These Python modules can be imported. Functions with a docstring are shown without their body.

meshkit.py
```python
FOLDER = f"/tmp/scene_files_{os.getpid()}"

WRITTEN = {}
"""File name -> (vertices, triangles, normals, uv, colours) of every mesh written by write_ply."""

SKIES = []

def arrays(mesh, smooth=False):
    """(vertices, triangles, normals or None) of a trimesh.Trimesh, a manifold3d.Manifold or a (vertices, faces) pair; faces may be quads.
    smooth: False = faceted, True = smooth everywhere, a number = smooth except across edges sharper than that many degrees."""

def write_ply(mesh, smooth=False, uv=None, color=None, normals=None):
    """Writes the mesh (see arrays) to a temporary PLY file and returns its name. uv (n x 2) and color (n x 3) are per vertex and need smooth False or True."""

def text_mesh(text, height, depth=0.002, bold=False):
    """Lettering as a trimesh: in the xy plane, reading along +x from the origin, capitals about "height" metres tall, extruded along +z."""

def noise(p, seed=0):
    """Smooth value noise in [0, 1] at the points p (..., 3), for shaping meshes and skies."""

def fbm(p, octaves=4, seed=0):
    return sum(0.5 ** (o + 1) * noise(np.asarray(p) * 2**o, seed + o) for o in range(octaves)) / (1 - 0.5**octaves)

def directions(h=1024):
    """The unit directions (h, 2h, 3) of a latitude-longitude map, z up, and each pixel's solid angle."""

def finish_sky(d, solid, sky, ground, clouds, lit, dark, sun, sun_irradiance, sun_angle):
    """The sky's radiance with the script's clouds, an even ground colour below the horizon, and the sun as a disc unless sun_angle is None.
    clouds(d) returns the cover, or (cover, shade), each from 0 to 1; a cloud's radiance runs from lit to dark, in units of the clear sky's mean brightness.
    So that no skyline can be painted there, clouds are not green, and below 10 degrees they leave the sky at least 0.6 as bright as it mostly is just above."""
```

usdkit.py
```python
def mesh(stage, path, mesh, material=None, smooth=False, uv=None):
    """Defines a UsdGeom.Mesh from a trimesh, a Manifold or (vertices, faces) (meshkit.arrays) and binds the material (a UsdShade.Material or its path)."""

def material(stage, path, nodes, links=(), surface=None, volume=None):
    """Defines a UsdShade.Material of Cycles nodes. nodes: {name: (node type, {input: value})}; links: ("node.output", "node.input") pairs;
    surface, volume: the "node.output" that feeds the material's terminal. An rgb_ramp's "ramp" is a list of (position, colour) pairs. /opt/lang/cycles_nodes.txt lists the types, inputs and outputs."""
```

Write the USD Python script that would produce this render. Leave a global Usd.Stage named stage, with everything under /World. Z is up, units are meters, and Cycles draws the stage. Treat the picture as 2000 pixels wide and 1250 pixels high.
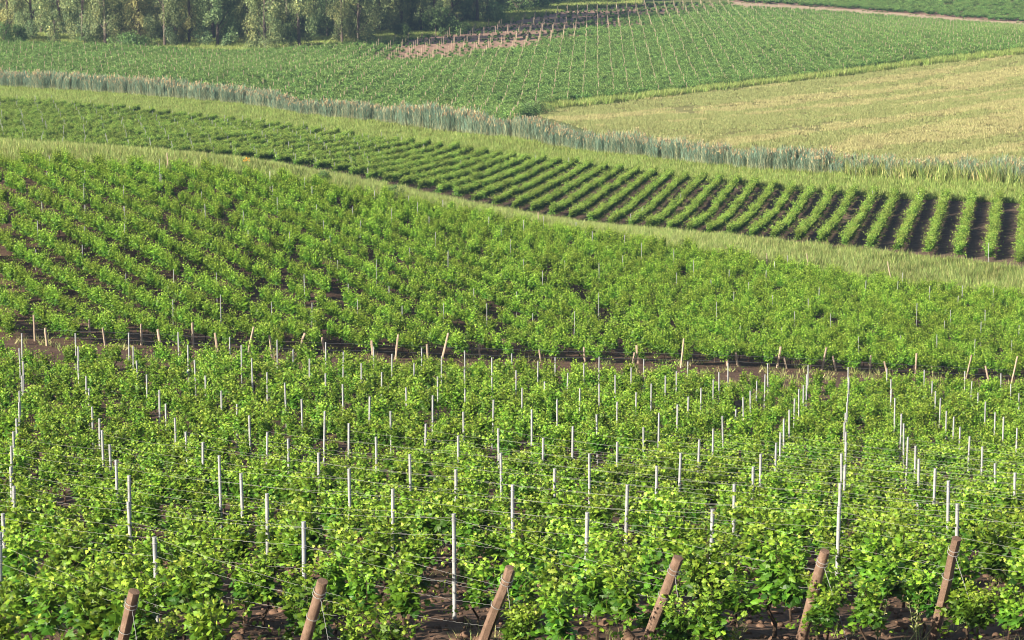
import math
import numpy as np, trimesh, shapely, usdkit, meshkit
from scipy.interpolate import RBFInterpolator
from pxr import Usd, UsdGeom, UsdLux, UsdShade, Gf, Sdf, Vt

stage = Usd.Stage.CreateInMemory()
UsdGeom.SetStageUpAxis(stage, UsdGeom.Tokens.z)
UsdGeom.Xform.Define(stage, '/World')
L = '/World/Looks/'

# ------------------------------------------------------------------ camera, sky, sun, exposure
H0 = 30.0                                             # height of the camera above the datum
FPX = 5000.0                                          # focal length for a 2000 px wide picture
PITCH = math.atan(775 / FPX)
cam = UsdGeom.Camera.Define(stage, '/World/camera')
cam.CreateHorizontalApertureAttr(36.0)
cam.CreateFocalLengthAttr(36.0 * FPX / 2000)
cam.CreateClippingRangeAttr((1.0, 20000.0))
cam.AddTranslateOp().Set((0, 0, H0))
cam.AddRotateXOp().Set(90 - math.degrees(PITCH))
cam.CreateExposureAttr(1.5)

SUN_EL = math.radians(21)
sun_h = np.array([-0.80, -0.60]); sun_h /= np.linalg.norm(sun_h)
SUN = np.array([sun_h[0] * math.cos(SUN_EL), sun_h[1] * math.cos(SUN_EL), math.sin(SUN_EL)])
usdkit.material(stage, L + 'sky_look', {
    's': ('sky_texture', {'sky_type': 'single_scattering', 'sun_disc': False, 'sun_elevation': SUN_EL,
                          'sun_rotation': math.atan2(SUN[0], SUN[1]), 'altitude': 200.0, 'aerosol_density': 1.2}),
    'b': ('background_shader', {'strength': 0.05})}, [('s.color', 'b.color')], surface='b.background')
sky = UsdLux.DomeLight.Define(stage, '/World/sky')
UsdShade.MaterialBindingAPI.Apply(sky.GetPrim()).Bind(UsdShade.Material.Get(stage, L + 'sky_look'))
sky.GetPrim().SetCustomDataByKey('kind', 'structure')
sun = UsdLux.DistantLight.Define(stage, '/World/sun')
sun.CreateNormalizeAttr(True); sun.CreateIntensityAttr(1.25); sun.CreateAngleAttr(0.5)
sun.CreateColorAttr(Gf.Vec3f(1.0, 0.90, 0.72))
zx = SUN; xx = np.cross([0, 0, 1.0], zx); xx /= np.linalg.norm(xx); yx = np.cross(zx, xx)
sun.AddTransformOp().Set(Gf.Matrix4d(*xx, 0, *yx, 0, *zx, 0, 0, 0, 0, 1))

# ------------------------------------------------------------------ helpers
used = {}
def numbered(path):
    n = used.get(path, 0); used[path] = n + 1
    return path if n == 0 else f'{path}_{n:03d}'

def tag(prim, label=None, cat=None, group=None, kind=None):
    prim = prim.GetPrim() if hasattr(prim, 'GetPrim') else prim
    for k, v in (('label', label), ('category', cat), ('group', group), ('kind', kind)):
        if v: prim.SetCustomDataByKey(k, v)
    return prim

def obj(name, mesh, mat, parent='/World', smooth=False, uv=None):
    return usdkit.mesh(stage, numbered(f'{parent}/{name}'), mesh, L + mat, smooth, uv)

def xform(name, loc=(0, 0, 0), rotz=0.0, scale=None, ref=None, parent='/World'):
    x = UsdGeom.Xform.Define(stage, numbered(f'{parent}/{name}'))
    x.AddTranslateOp().Set(tuple(map(float, loc)))
    if rotz: x.AddRotateZOp().Set(math.degrees(rotz))
    if scale is not None: x.AddScaleOp().Set(tuple(map(float, np.broadcast_to(scale, 3))))
    if ref:
        x.GetPrim().GetReferences().AddInternalReference(ref); x.GetPrim().SetInstanceable(True)
    return x

def instancer(path, targets, pos, yaw, scale, idx, tilt=None):
    pi = UsdGeom.PointInstancer.Define(stage, path)
    n = len(pos)
    pi.CreatePrototypesRel().SetTargets([Sdf.Path(t) for t in targets])
    pi.CreatePositionsAttr(Vt.Vec3fArray.FromNumpy(np.asarray(pos, np.float32)))
    pi.CreateProtoIndicesAttr(Vt.IntArray.FromNumpy(np.asarray(idx, np.int32)))
    pi.CreateOrientationsAttr(Vt.QuathArray([Gf.Quath(math.cos(a / 2), 0, 0, math.sin(a / 2)) for a in yaw]))
    s = np.asarray(scale, np.float32)
    if s.ndim == 1: s = np.repeat(s[:, None], 3, 1)
    pi.CreateScalesAttr(Vt.Vec3fArray.FromNumpy(np.ascontiguousarray(s)))
    return pi

def cat_mesh(parts):
    """(v, f, uv) tuples -> one"""
    V, F, U, n = [], [], [], 0
    for v, f, u in parts:
        V.append(v); F.append(f + n); U.append(u); n += len(v)
    return np.vstack(V), np.vstack(F), np.vstack(U)

def tube(pts, rad, sides=5, cap=True):
    p = np.asarray(pts, float); r = np.broadcast_to(rad, (len(p),)).astype(float)
    t = np.gradient(p, axis=0); t /= np.linalg.norm(t, axis=1, keepdims=True) + 1e-12
    a = np.cross(t, np.where(np.abs(t[:, 2:]) < 0.9, [0, 0, 1.0], [1.0, 0, 0]))
    a /= np.linalg.norm(a, axis=1, keepdims=True) + 1e-12
    b = np.cross(t, a); ang = np.arange(sides) * 2 * np.pi / sides
    v = p[:, None] + r[:, None, None] * (np.cos(ang)[None, :, None] * a[:, None] + np.sin(ang)[None, :, None] * b[:, None])
    i, j = np.meshgrid(np.arange(len(p) - 1), np.arange(sides), indexing='ij')
    q = np.stack([i * sides + j, i * sides + (j + 1) % sides, (i + 1) * sides + (j + 1) % sides, (i + 1) * sides + j], -1).reshape(-1, 4)
    v = v.reshape(-1, 3); f = np.vstack([q[:, [0, 1, 2]], q[:, [0, 2, 3]]])
    if cap:
        n = len(v); v = np.vstack([v, p[0], p[-1]]); k = np.arange(sides); m = (len(p) - 1) * sides
        f = np.vstack([f, np.stack([np.full(sides, n), (k + 1) % sides, k], 1), np.stack([np.full(sides, n + 1), m + k, m + (k + 1) % sides], 1)])
    return v, f

def tubes(list_of):
    V, F, n = [], [], 0
    for v, f in list_of:
        V.append(v); F.append(f + n); n += len(v)
    return np.vstack(V), np.vstack(F)

def unit(a):
    return a / (np.linalg.norm(a, axis=-1, keepdims=True) + 1e-12)

# leaf outlines: x across, y from stalk to tip, z up
_o = [(0, .0), (.20, -.15), (.44, -.05), (.36, .16), (.56, .36), (.33, .46), (.27, .68), (0, 1.0)]
_o = _o + [(-x, y) for x, y in _o[-2:0:-1]]
LEAF_NEAR_V = np.array([(0, .34, .07)] + [(x, y, -.14 * abs(x) - .12 * max(y - .4, 0)) for x, y in _o])
LEAF_NEAR_F = np.array([(0, 1 + i, 1 + (i + 1) % len(_o)) for i in range(len(_o))])[:, [0, 2, 1]]
LEAF_MID_V = np.array([(0, 0, 0), (.5, .35, -.07), (0, 1, -.1), (-.5, .35, -.07), (0, .35, .06)])
LEAF_MID_F = np.array([(0, 1, 4), (1, 2, 4), (2, 3, 4), (3, 0, 4)])
CARD_V = np.array([(0, 0, 0), (.5, .45, -.06), (0, 1, 0), (-.5, .45, -.06)])
CARD_F = np.array([(0, 1, 2), (0, 2, 3)])
BLADE_V = np.array([(-.5, 0, 0), (.5, 0, 0), (.35, .6, .1), (-.35, .6, .1), (0, 1, .32)])
BLADE_F = np.array([(0, 1, 2), (0, 2, 3), (3, 2, 4)])

def leaves(P, T, N, size, width, age, rng, tmpl):
    """Leaf meshes at P with tip direction T and upper face towards N. Returns v, f, uv (u = age, v = tone)."""
    V0, F0 = tmpl
    T = unit(T); N = unit(N - (N * T).sum(1, keepdims=True) * T); X = np.cross(T, N)
    size = np.asarray(size)[:, None, None]; width = np.asarray(width)[:, None, None]
    v = P[:, None] + size * (width * V0[None, :, :1] * X[:, None] + V0[None, :, 1:2] * T[:, None] + V0[None, :, 2:] * N[:, None])
    n, m = len(P), len(V0)
    f = (F0[None] + (np.arange(n) * m)[:, None, None]).reshape(-1, 3)
    uv = np.stack([np.repeat(np.clip(age, 0, 1), m), np.repeat(rng.random(n), m)], 1)
    return v.reshape(-1, 3), f, uv
NEAR, MID, CARD, BLADE = (LEAF_NEAR_V, LEAF_NEAR_F), (LEAF_MID_V, LEAF_MID_F), (CARD_V, CARD_F), (BLADE_V, BLADE_F)

# ------------------------------------------------------------------ materials
def leaf_look(name, ramp, trans=0.35, tcol=(0.30, 0.42, 0.04), spec=0.35, rough=0.5, vary=0.45, objvary=0.25):
    """u of the uv map is the leaf's age (0 old .. 1 young tip), v a tone of its own."""
    usdkit.material(stage, L + name, {
        'tc': ('texture_coordinate', {}), 'sx': ('separate_xyz', {}), 'oi': ('object_info', {}),
        'r': ('rgb_ramp', {'ramp': ramp}),
        'tv': ('map_range', {'from_min': 0.0, 'from_max': 1.0, 'to_min': 1 - vary, 'to_max': 1 + vary}),
        'ov': ('map_range', {'from_min': 0.0, 'from_max': 1.0, 'to_min': 1 - objvary, 'to_max': 1 + objvary}),
        'mul': ('math', {'math_type': 'multiply'}),
        'oh': ('map_range', {'from_min': 0.0, 'from_max': 1.0, 'to_min': 0.488, 'to_max': 0.512}),
        'h': ('hsv', {'saturation': 1.0, 'fac': 0.999}),
        't2': ('mix', {'mix_type': 'mix', 'fac': 0.45, 'color2': tcol}),
        'p': ('principled_bsdf', {'roughness': rough, 'specular_ior_level': spec}),
        't': ('translucent_bsdf', {}), 'm': ('mix_closure', {'fac': trans})},
        [('tc.UV', 'sx.vector'), ('sx.x', 'r.fac'), ('sx.y', 'tv.value'), ('oi.random', 'ov.value'), ('oi.random', 'oh.value'),
         ('tv.result', 'mul.value1'), ('ov.result', 'mul.value2'), ('mul.value', 'h.value'), ('oh.result', 'h.hue'),
         ('r.color', 'h.color'), ('h.color', 'p.base_color'), ('h.color', 't2.color1'), ('t2.color', 't.color'),
         ('p.BSDF', 'm.closure1'), ('t.BSDF', 'm.closure2')], surface='m.closure')

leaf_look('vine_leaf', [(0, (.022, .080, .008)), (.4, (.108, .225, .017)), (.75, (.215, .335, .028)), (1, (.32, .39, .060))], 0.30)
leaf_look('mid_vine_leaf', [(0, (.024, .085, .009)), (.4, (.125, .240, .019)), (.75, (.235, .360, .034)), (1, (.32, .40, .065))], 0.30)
leaf_look('hedge_leaf', [(0, (.034, .095, .013)), (.5, (.130, .235, .026)), (1, (.30, .37, .070))], 0.2)
leaf_look('far_vine_leaf', [(0, (.028, .080, .020)), (.5, (.082, .172, .036)), (1, (.19, .28, .070))], 0.2)
leaf_look('eucalyptus_leaf', [(0, (.065, .115, .050)), (.5, (.170, .220, .085)), (1, (.380, .365, .130))], 0.15, (.2, .25, .06), 0.3)
leaf_look('bush_leaf', [(0, (.050, .105, .035)), (.5, (.090, .165, .050)), (1, (.16, .25, .07))], 0.25)
leaf_look('grass_blade', [(0, (.140, .225, .050)), (.5, (.265, .345, .085)), (1, (.420, .390, .160))], 0.3, (.35, .4, .08), 0.3)
leaf_look('dry_grass_blade', [(0, (.115, .200, .050)), (.5, (.250, .315, .085)), (1, (.55, .48, .23))], 0.3, (.4, .4, .12), 0.3)
leaf_look('wheat_blade', [(0, (.235, .240, .105)), (.5, (.340, .325, .145)), (1, (.45, .40, .20))], 0.25, (.45, .4, .12), 0.3, vary=.2, objvary=.15)
leaf_look('green_wheat_blade', [(0, (.165, .205, .075)), (.5, (.260, .285, .105)), (1, (.36, .345, .15))], 0.25, (.35, .4, .1), 0.3, vary=.2, objvary=.15)
leaf_look('reed_leaf', [(0, (.135, .225, .170)), (.5, (.215, .310, .205)), (1, (.47, .44, .26))], 0.25, (.22, .32, .16), 0.3)
leaf_look('reed_plume', [(0, (.36, .28, .16)), (1, (.54, .42, .26))], 0.3, (.5, .36, .2), 0.2)

def soil_look(name, dark, mid, light, scale=1.2, rough=0.95, bump=0.5):
    usdkit.material(stage, L + name, {
        'g': ('geometry', {}), 'n1': ('noise_texture', {'scale': scale, 'detail': 8.0, 'roughness': 0.65}),
        'n2': ('noise_texture', {'scale': scale * 9, 'detail': 6.0, 'roughness': 0.7}),
        'n3': ('noise_texture', {'scale': scale * 0.09, 'detail': 3.0}),
        'a': ('math', {'math_type': 'multiply_add', 'value2': 0.5, 'value3': 0.0}),
        'b': ('math', {'math_type': 'multiply_add', 'value2': 0.35}),
        'c': ('math', {'math_type': 'multiply_add', 'value2': 0.25}),
        'r': ('rgb_ramp', {'ramp': [(.38, dark), (.55, mid), (.72, light)]}),
        'bp': ('bump', {'strength': bump, 'distance': 0.06}),
        'p': ('principled_bsdf', {'roughness': rough, 'specular_ior_level': 0.15})},
        [('g.position', 'n1.vector'), ('g.position', 'n2.vector'), ('g.position', 'n3.vector'),
         ('n1.fac', 'a.value1'), ('n2.fac', 'b.value1'), ('a.value', 'b.value3'), ('n3.fac', 'c.value1'), ('b.value', 'c.value3'),
         ('c.value', 'r.fac'), ('r.color', 'p.base_color'), ('n2.fac', 'bp.height'), ('bp.normal', 'p.normal')], surface='p.BSDF')

soil_look('near_soil', (.060, .037, .027), (.120, .075, .052), (.230, .145, .105))
soil_look('dark_soil', (.070, .050, .036), (.115, .080, .058), (.19, .14, .10))
soil_look('far_soil', (.22, .130, .095), (.31, .200, .150), (.40, .28, .21), 0.5)
soil_look('track_soil', (.30, .22, .15), (.40, .30, .21), (.48, .37, .27), 0.4)
soil_look('grass_ground', (.075, .095, .028), (.125, .145, .045), (.21, .20, .08), 0.6)
soil_look('wheat_ground', (.130, .135, .050), (.185, .180, .068), (.26, .235, .10), 0.35)
soil_look('post_wood', (.11, .075, .055), (.20, .130, .095), (.30, .215, .165), 9.0, 0.85, 0.6)
soil_look('pale_wood', (.25, .19, .14), (.36, .28, .21), (.48, .39, .30), 7.0, 0.85, 0.6)
soil_look('post_metal', (.16, .16, .16), (.29, .30, .31), (.38, .38, .39), 5.0, 0.5, 0.15)
soil_look('wire_metal', (.20, .20, .20), (.26, .26, .26), (.32, .32, .32), 6.0, 0.35, 0.0)
soil_look('vine_wood', (.045, .030, .022), (.085, .058, .042), (.13, .095, .07), 14.0, 0.9, 0.8)
soil_look('bark', (.05, .04, .032), (.10, .08, .065), (.17, .14, .115), 2.5, 0.9, 0.6)
soil_look('reed_stem', (.17, .19, .11), (.25, .25, .15), (.36, .32, .20), 3.0, 0.7, 0.1)
soil_look('bag_plastic', (.04, .06, .13), (.07, .10, .20), (.12, .15, .26), 4.0, 0.35, 0.2)
soil_look('bag_white', (.5, .5, .52), (.65, .65, .66), (.75, .75, .75), 4.0, 0.4, 0.2)
soil_look('petal', (.50, .20, .03), (.65, .30, .04), (.75, .40, .08), 4.0, 0.6, 0.1)

# ------------------------------------------------------------------ the lie of the land
FW = np.array([0, math.cos(PITCH), -math.sin(PITCH)]); UP = np.array([0, math.sin(PITCH), math.cos(PITCH)])
def at(u, v, Y):
    """The place at ground distance Y from the viewpoint that is seen in the direction of the surveyed mark (u, v)."""
    ray = FW * FPX + np.array([1.0, 0, 0]) * (u - 1000) - UP * (v - 625)
    return ray * (Y / ray[1]) + [0, 0, H0]
def seen(P):
    P = np.asarray(P, float) - [0, 0, H0]; d = P @ FW
    return np.stack([1000 + FPX * P[..., 0] / d, 625 - FPX * (P @ UP) / d], -1), d

# rows of the near vineyard: index i across the rows, j along them (a post every 6.4 m)
C0, PX, PY, OX, OY, PHI, STEP, SHEAR, Q1, Q2, Q3 = -1.96585, .02028, -.18449, -4.2085, 31.42598, -.56173, 6.38284, -.31838, .0005, -.00121, -.00144
DIR = np.array([math.sin(PHI), math.cos(PHI)]); ACR = np.array([math.cos(PHI), -math.sin(PHI)])
ROWYAW = math.atan2(DIR[1], DIR[0])
def lattice(i, j):
    return np.array([OX, OY]) + np.multiply.outer(i, 2.4 * ACR + SHEAR * DIR) + np.multiply.outer(j, STEP * DIR)
def lattice_ground(i, j):
    xy = lattice(i, j); x, y = xy[..., 0], xy[..., 1]
    return H0 - 1.8 + C0 + PX * x + PY * y + Q1 * (y - 30)**2 + Q2 * x * (y - 30) + Q3 * x * x

CURVES = dict(
    mid_front=[(0, 668, 126), (500, 690, 131), (1000, 705, 138), (1500, 719, 144), (2000, 745, 150)],
    mid_top=[(0, 318, 184), (250, 334, 187), (500, 352, 190), (700, 388, 193), (1000, 445, 197), (1300, 492, 197), (1500, 525, 195), (1700, 560, 193), (2000, 590, 190)],
    near_back=[(0, 730, 116), (500, 738, 121), (1000, 750, 127.5), (1500, 765, 134), (2000, 780, 141.5)],
    crest=[(0, 296, 194), (300, 312, 196), (500, 328, 198)],
    f3_front=[(0, 288, 300), (300, 302, 292), (500, 318, 285), (650, 340, 278), (800, 370, 268), (1000, 412, 256), (1200, 445, 244), (1500, 470, 226), (1700, 490, 216), (2000, 520, 206)],
    f3_back=[(0, 200, 400), (500, 246, 365), (750, 280, 340), (1000, 312, 316), (1250, 342, 290), (1500, 368, 268), (1750, 388, 254), (2000, 398, 243)],
    reeds=[(0, 172, 428), (500, 210, 390), (750, 243, 362), (1000, 272, 336), (1250, 310, 308), (1500, 338, 284), (1750, 352, 268), (2000, 362, 256)],
    wheat_far=[(1040, 218, 400), (1300, 190, 425), (1500, 166, 450), (1750, 135, 475), (2000, 107, 490)],
    far_back=[(0, 90, 520), (250, 98, 515), (450, 108, 510), (560, 104, 515), (700, 92, 530), (800, 78, 550), (900, 62, 575), (1000, 42, 615), (1100, 22, 655), (1250, 8, 690), (1430, 8, 695), (1600, 19, 685), (1800, 35, 670), (2000, 50, 655)])
ctrl = []
for r in range(0, 14):
    for k in (range(-2, 10, 2) if r < 5 else range(-2, 4, 2)):
        ctrl.append([*lattice(k + r, r), float(lattice_ground(k + r, r))])
for c in [c for k, c in CURVES.items() if k != 'near_back']:
    ctrl += [at(*p) for p in c]
ctrl += [at(*p) for p in [(0, 500, 149), (1000, 575, 160), (2000, 667, 168), (0, 240, 348), (500, 278, 324), (1000, 360, 284), (2000, 450, 225),
                          (500, 150, 440), (1000, 130, 490), (1500, 90, 540), (2000, 72, 550), (0, 60, 560), (500, 60, 580), (1500, -6, 740), (2000, 10, 720), (2000, -8, 760),
                          (2000, 310, 290), (1500, 300, 310), (1500, 230, 370), (2000, 210, 370)]]
for u in (-900, 2900):                                 # the same land to the left and the right of the view
    for c, k in ((CURVES['mid_front'], 0), (CURVES['mid_top'], 0), (CURVES['f3_back'], 0), (CURVES['far_back'], 0)):
        e = c[0] if u < 0 else c[-1]; p = at(*e); ctrl.append([p[0] * (2.0), p[1], p[2] + (0.8 if u < 0 else -0.4)])
for x, y, z in [(-40, 0, -2), (0, 0, -3.4), (40, 0, -6), (-60, -40, -1), (60, -40, -2), (0, -60, -1), (-70, 60, -11), (70, 70, -20), (0, 900, -4), (-300, 800, -6), (300, 800, -10),
                (-500, 300, -12), (500, 300, -22), (0, 1300, 25), (-700, 1100, 25), (700, 1100, 20), (-500, -300, 0), (500, -300, 0), (0, -500, 5)]:
    ctrl.append([x, y, z + H0])
ctrl = np.array(ctrl)
_rbf = RBFInterpolator(ctrl[:, :2], ctrl[:, 2], kernel='thin_plate_spline', smoothing=2.0)
def Z(xy):
    xy = np.atleast_2d(np.asarray(xy, float)); r = np.linalg.norm(xy, axis=1, keepdims=True)
    return _rbf(np.where(r > 1400, xy * 1400 / np.maximum(r, 1), xy))

def ext(c, k=500):
    """A surveyed line in plan, carried on past both edges of the view."""
    c = np.array(c, float); P = np.array([at(*p) for p in c])[:, :2]
    a, b = P[0] + (P[0] - P[1]) * 1.0 * (70 / np.linalg.norm(P[0] - P[1])), P[-1] + (P[-1] - P[-2]) * (70 / np.linalg.norm(P[-1] - P[-2]))
    return np.vstack([a, P, b])
def between(a, b): return shapely.Polygon(np.vstack([a, b[::-1]])).buffer(0)
def push(line, d): return line * (1 + d / np.linalg.norm(line, axis=1, keepdims=True))
K = {k: ext(v) for k, v in CURVES.items()}
near_back = K['near_back']
reed_back = push(K['reeds'], 6.0)
wheat_near = np.vstack([at(1040, 218, 394)[:2], [p for p in reed_back if p[0] > 3.5]])
far_front = np.vstack([[p for p in reed_back if p[0] <= 2.0], push(K['wheat_far'][1:], 6.5)])
P_MID = between(K['mid_front'], K['mid_top'])
P_BANDA = between(K['mid_top'], K['f3_front'])
P_F3 = between(K['f3_front'], K['f3_back'])
P_BANDB = between(K['f3_back'], push(K['reeds'], 8.0))
P_WHEAT = between(wheat_near, K['wheat_far'][1:])
P_WEDGE = between(K['wheat_far'][1:], push(K['wheat_far'][1:], 7.0))
P_FAR = between(far_front, K['far_back'])
trk = K['far_back'][K['far_back'][:, 0] > at(1400, 8, 694)[0]]
P_TRACK = between(push(trk, -13.0), push(trk, 10.0))
P_FAR = P_FAR.difference(P_TRACK)
P_BROWN = shapely.LineString([p for p in K['far_back'] if p[0] > -36]).buffer(32).intersection(P_FAR)
P_FAR2 = between(push(trk, 11.0), push(trk, 90.0))

# the ground: one fan-shaped sheet, fine in front and coarse behind, cut into its kinds of land along the field edges
th_in = np.radians(np.linspace(-15, 15, 261)); th_out = np.radians(np.linspace(15, 345, 45))[1:-1]
theta = np.concatenate([th_in, th_out]); rad = np.concatenate([[1.5, 6, 12, 18, 23], np.geomspace(27, 900, 440), np.geomspace(950, 4000, 14)])
TT, RR = np.meshgrid(theta, rad); GX, GY = RR * np.sin(TT), RR * np.cos(TT)
gxy = np.stack([GX.ravel(), GY.ravel()], 1); gz = Z(gxy)
amp = np.clip(1.4 - RR.ravel() / 140, 0.25, 1)
p3 = np.column_stack([gxy, np.zeros(len(gxy))])
gz = gz + amp * (0.16 * (meshkit.fbm(p3 * 2.2, 3, 5) - .5) + 0.22 * (meshkit.fbm(p3 * .45, 2, 9) - .5)) * (RR.ravel() < 910)
nt, nr = len(theta), len(rad)
I, J = np.meshgrid(np.arange(nr - 1), np.arange(nt), indexing='ij')
q = np.stack([I * nt + J, I * nt + (J + 1) % nt, (I + 1) * nt + (J + 1) % nt, (I + 1) * nt + J], -1).reshape(-1, 4)
gv = np.vstack([np.column_stack([gxy, gz]), [0, 0, Z([(0, 0)])[0]]])
gf = np.vstack([q[:, [0, 2, 1]], q[:, [0, 3, 2]], np.stack([np.full(nt, len(gv) - 1), (np.arange(nt) + 1) % nt, np.arange(nt)], 1)])
cen = gv[gf].mean(1)[:, :2]
zone = np.zeros(len(gf), int)
front = np.linalg.norm(cen, axis=1) < 910
jit = cen + 0.9 * (np.stack([meshkit.noise(np.column_stack([cen, cen[:, :1] * 0]) * .6, s) for s in (1, 2)], 1) - .5)
for k, P in enumerate((P_MID, P_BANDA, P_F3, P_BANDB, P_WHEAT, P_WEDGE, P_FAR.difference(P_BROWN), P_TRACK, P_FAR2, P_BROWN), 1):
    zone[front & shapely.contains_xy(P, jit[:, 0], jit[:, 1])] = k
near_line = between(np.vstack([(-300, -300), (300, -300)]), K['mid_front'])
near = shapely.contains_xy(near_line, cen[:, 0], cen[:, 1]) & (np.linalg.norm(cen, axis=1) < 300)
zone[(zone == 0) & ~near] = 11
_n = np.zeros_like(gv); fn = np.cross(gv[gf[:, 1]] - gv[gf[:, 0]], gv[gf[:, 2]] - gv[gf[:, 0]])
for k in range(3): np.add.at(_n, gf[:, k], fn)
_n = unit(_n)
def sheet(name, zs, mat, label):
    f = gf[np.isin(zone, zs)]; ids, inv = np.unique(f, return_inverse=True)
    m = usdkit.mesh(stage, f'/World/{name}', (gv[ids], inv.reshape(-1, 3)), L + mat)
    m.CreateNormalsAttr(Vt.Vec3fArray.FromNumpy(_n[ids].astype(np.float32))); m.SetNormalsInterpolation('vertex')
    tag(m, label, None, None, 'structure')
sheet('vineyard_soil', [0, 1], 'near_soil', 'reddish brown cloddy soil of the near vineyard blocks')
sheet('dark_field_soil', [3], 'dark_soil', 'dark tilled soil between the straight hedge-like vine rows')
sheet('grass_bank', [2, 4, 6, 7, 11], 'grass_ground', 'grassy ground between and around the fields')
sheet('cereal_field', [5], 'wheat_ground', 'pale ripening cereal field on the right')
sheet('far_vineyard_soil', [9, 10], 'far_soil', 'pale pinkish soil of the far vineyard slope')
sheet('dirt_track', [8], 'track_soil', 'pale bare dirt strip along the top of the far vineyard')
def ground(xy):
    xy = np.atleast_2d(np.asarray(xy, float)); r = np.linalg.norm(xy, axis=1)
    p = np.column_stack([xy, np.zeros(len(xy))]); a = np.clip(1.4 - r / 140, 0.25, 1)
    return Z(xy) + a * (0.16 * (meshkit.fbm(p * 2.2, 3, 5) - .5) + 0.22 * (meshkit.fbm(p * .45, 2, 9) - .5))
def onto(xy, dz=0.0):
    xy = np.atleast_2d(np.asarray(xy, float)); return np.column_stack([xy, ground(xy) + dz])

def surf(u, v):
    """Where the line of sight through the surveyed mark (u, v) meets the land."""
    Y = np.linspace(28, 900, 4000); P = np.array([at(u, v, y) for y in (100.0,)])[0] - [0, 0, H0]
    Q = P[None] * (Y / P[1])[:, None] + [0, 0, H0]; k = int(np.argmax(Q[:, 2] < Z(Q[:, :2]))); return Q[k]
stage.CreateClassPrim('/World/prototypes')
def proto_class(name):
    return stage.CreateClassPrim(f'/World/prototypes/{name}').GetPath().pathString

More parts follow.
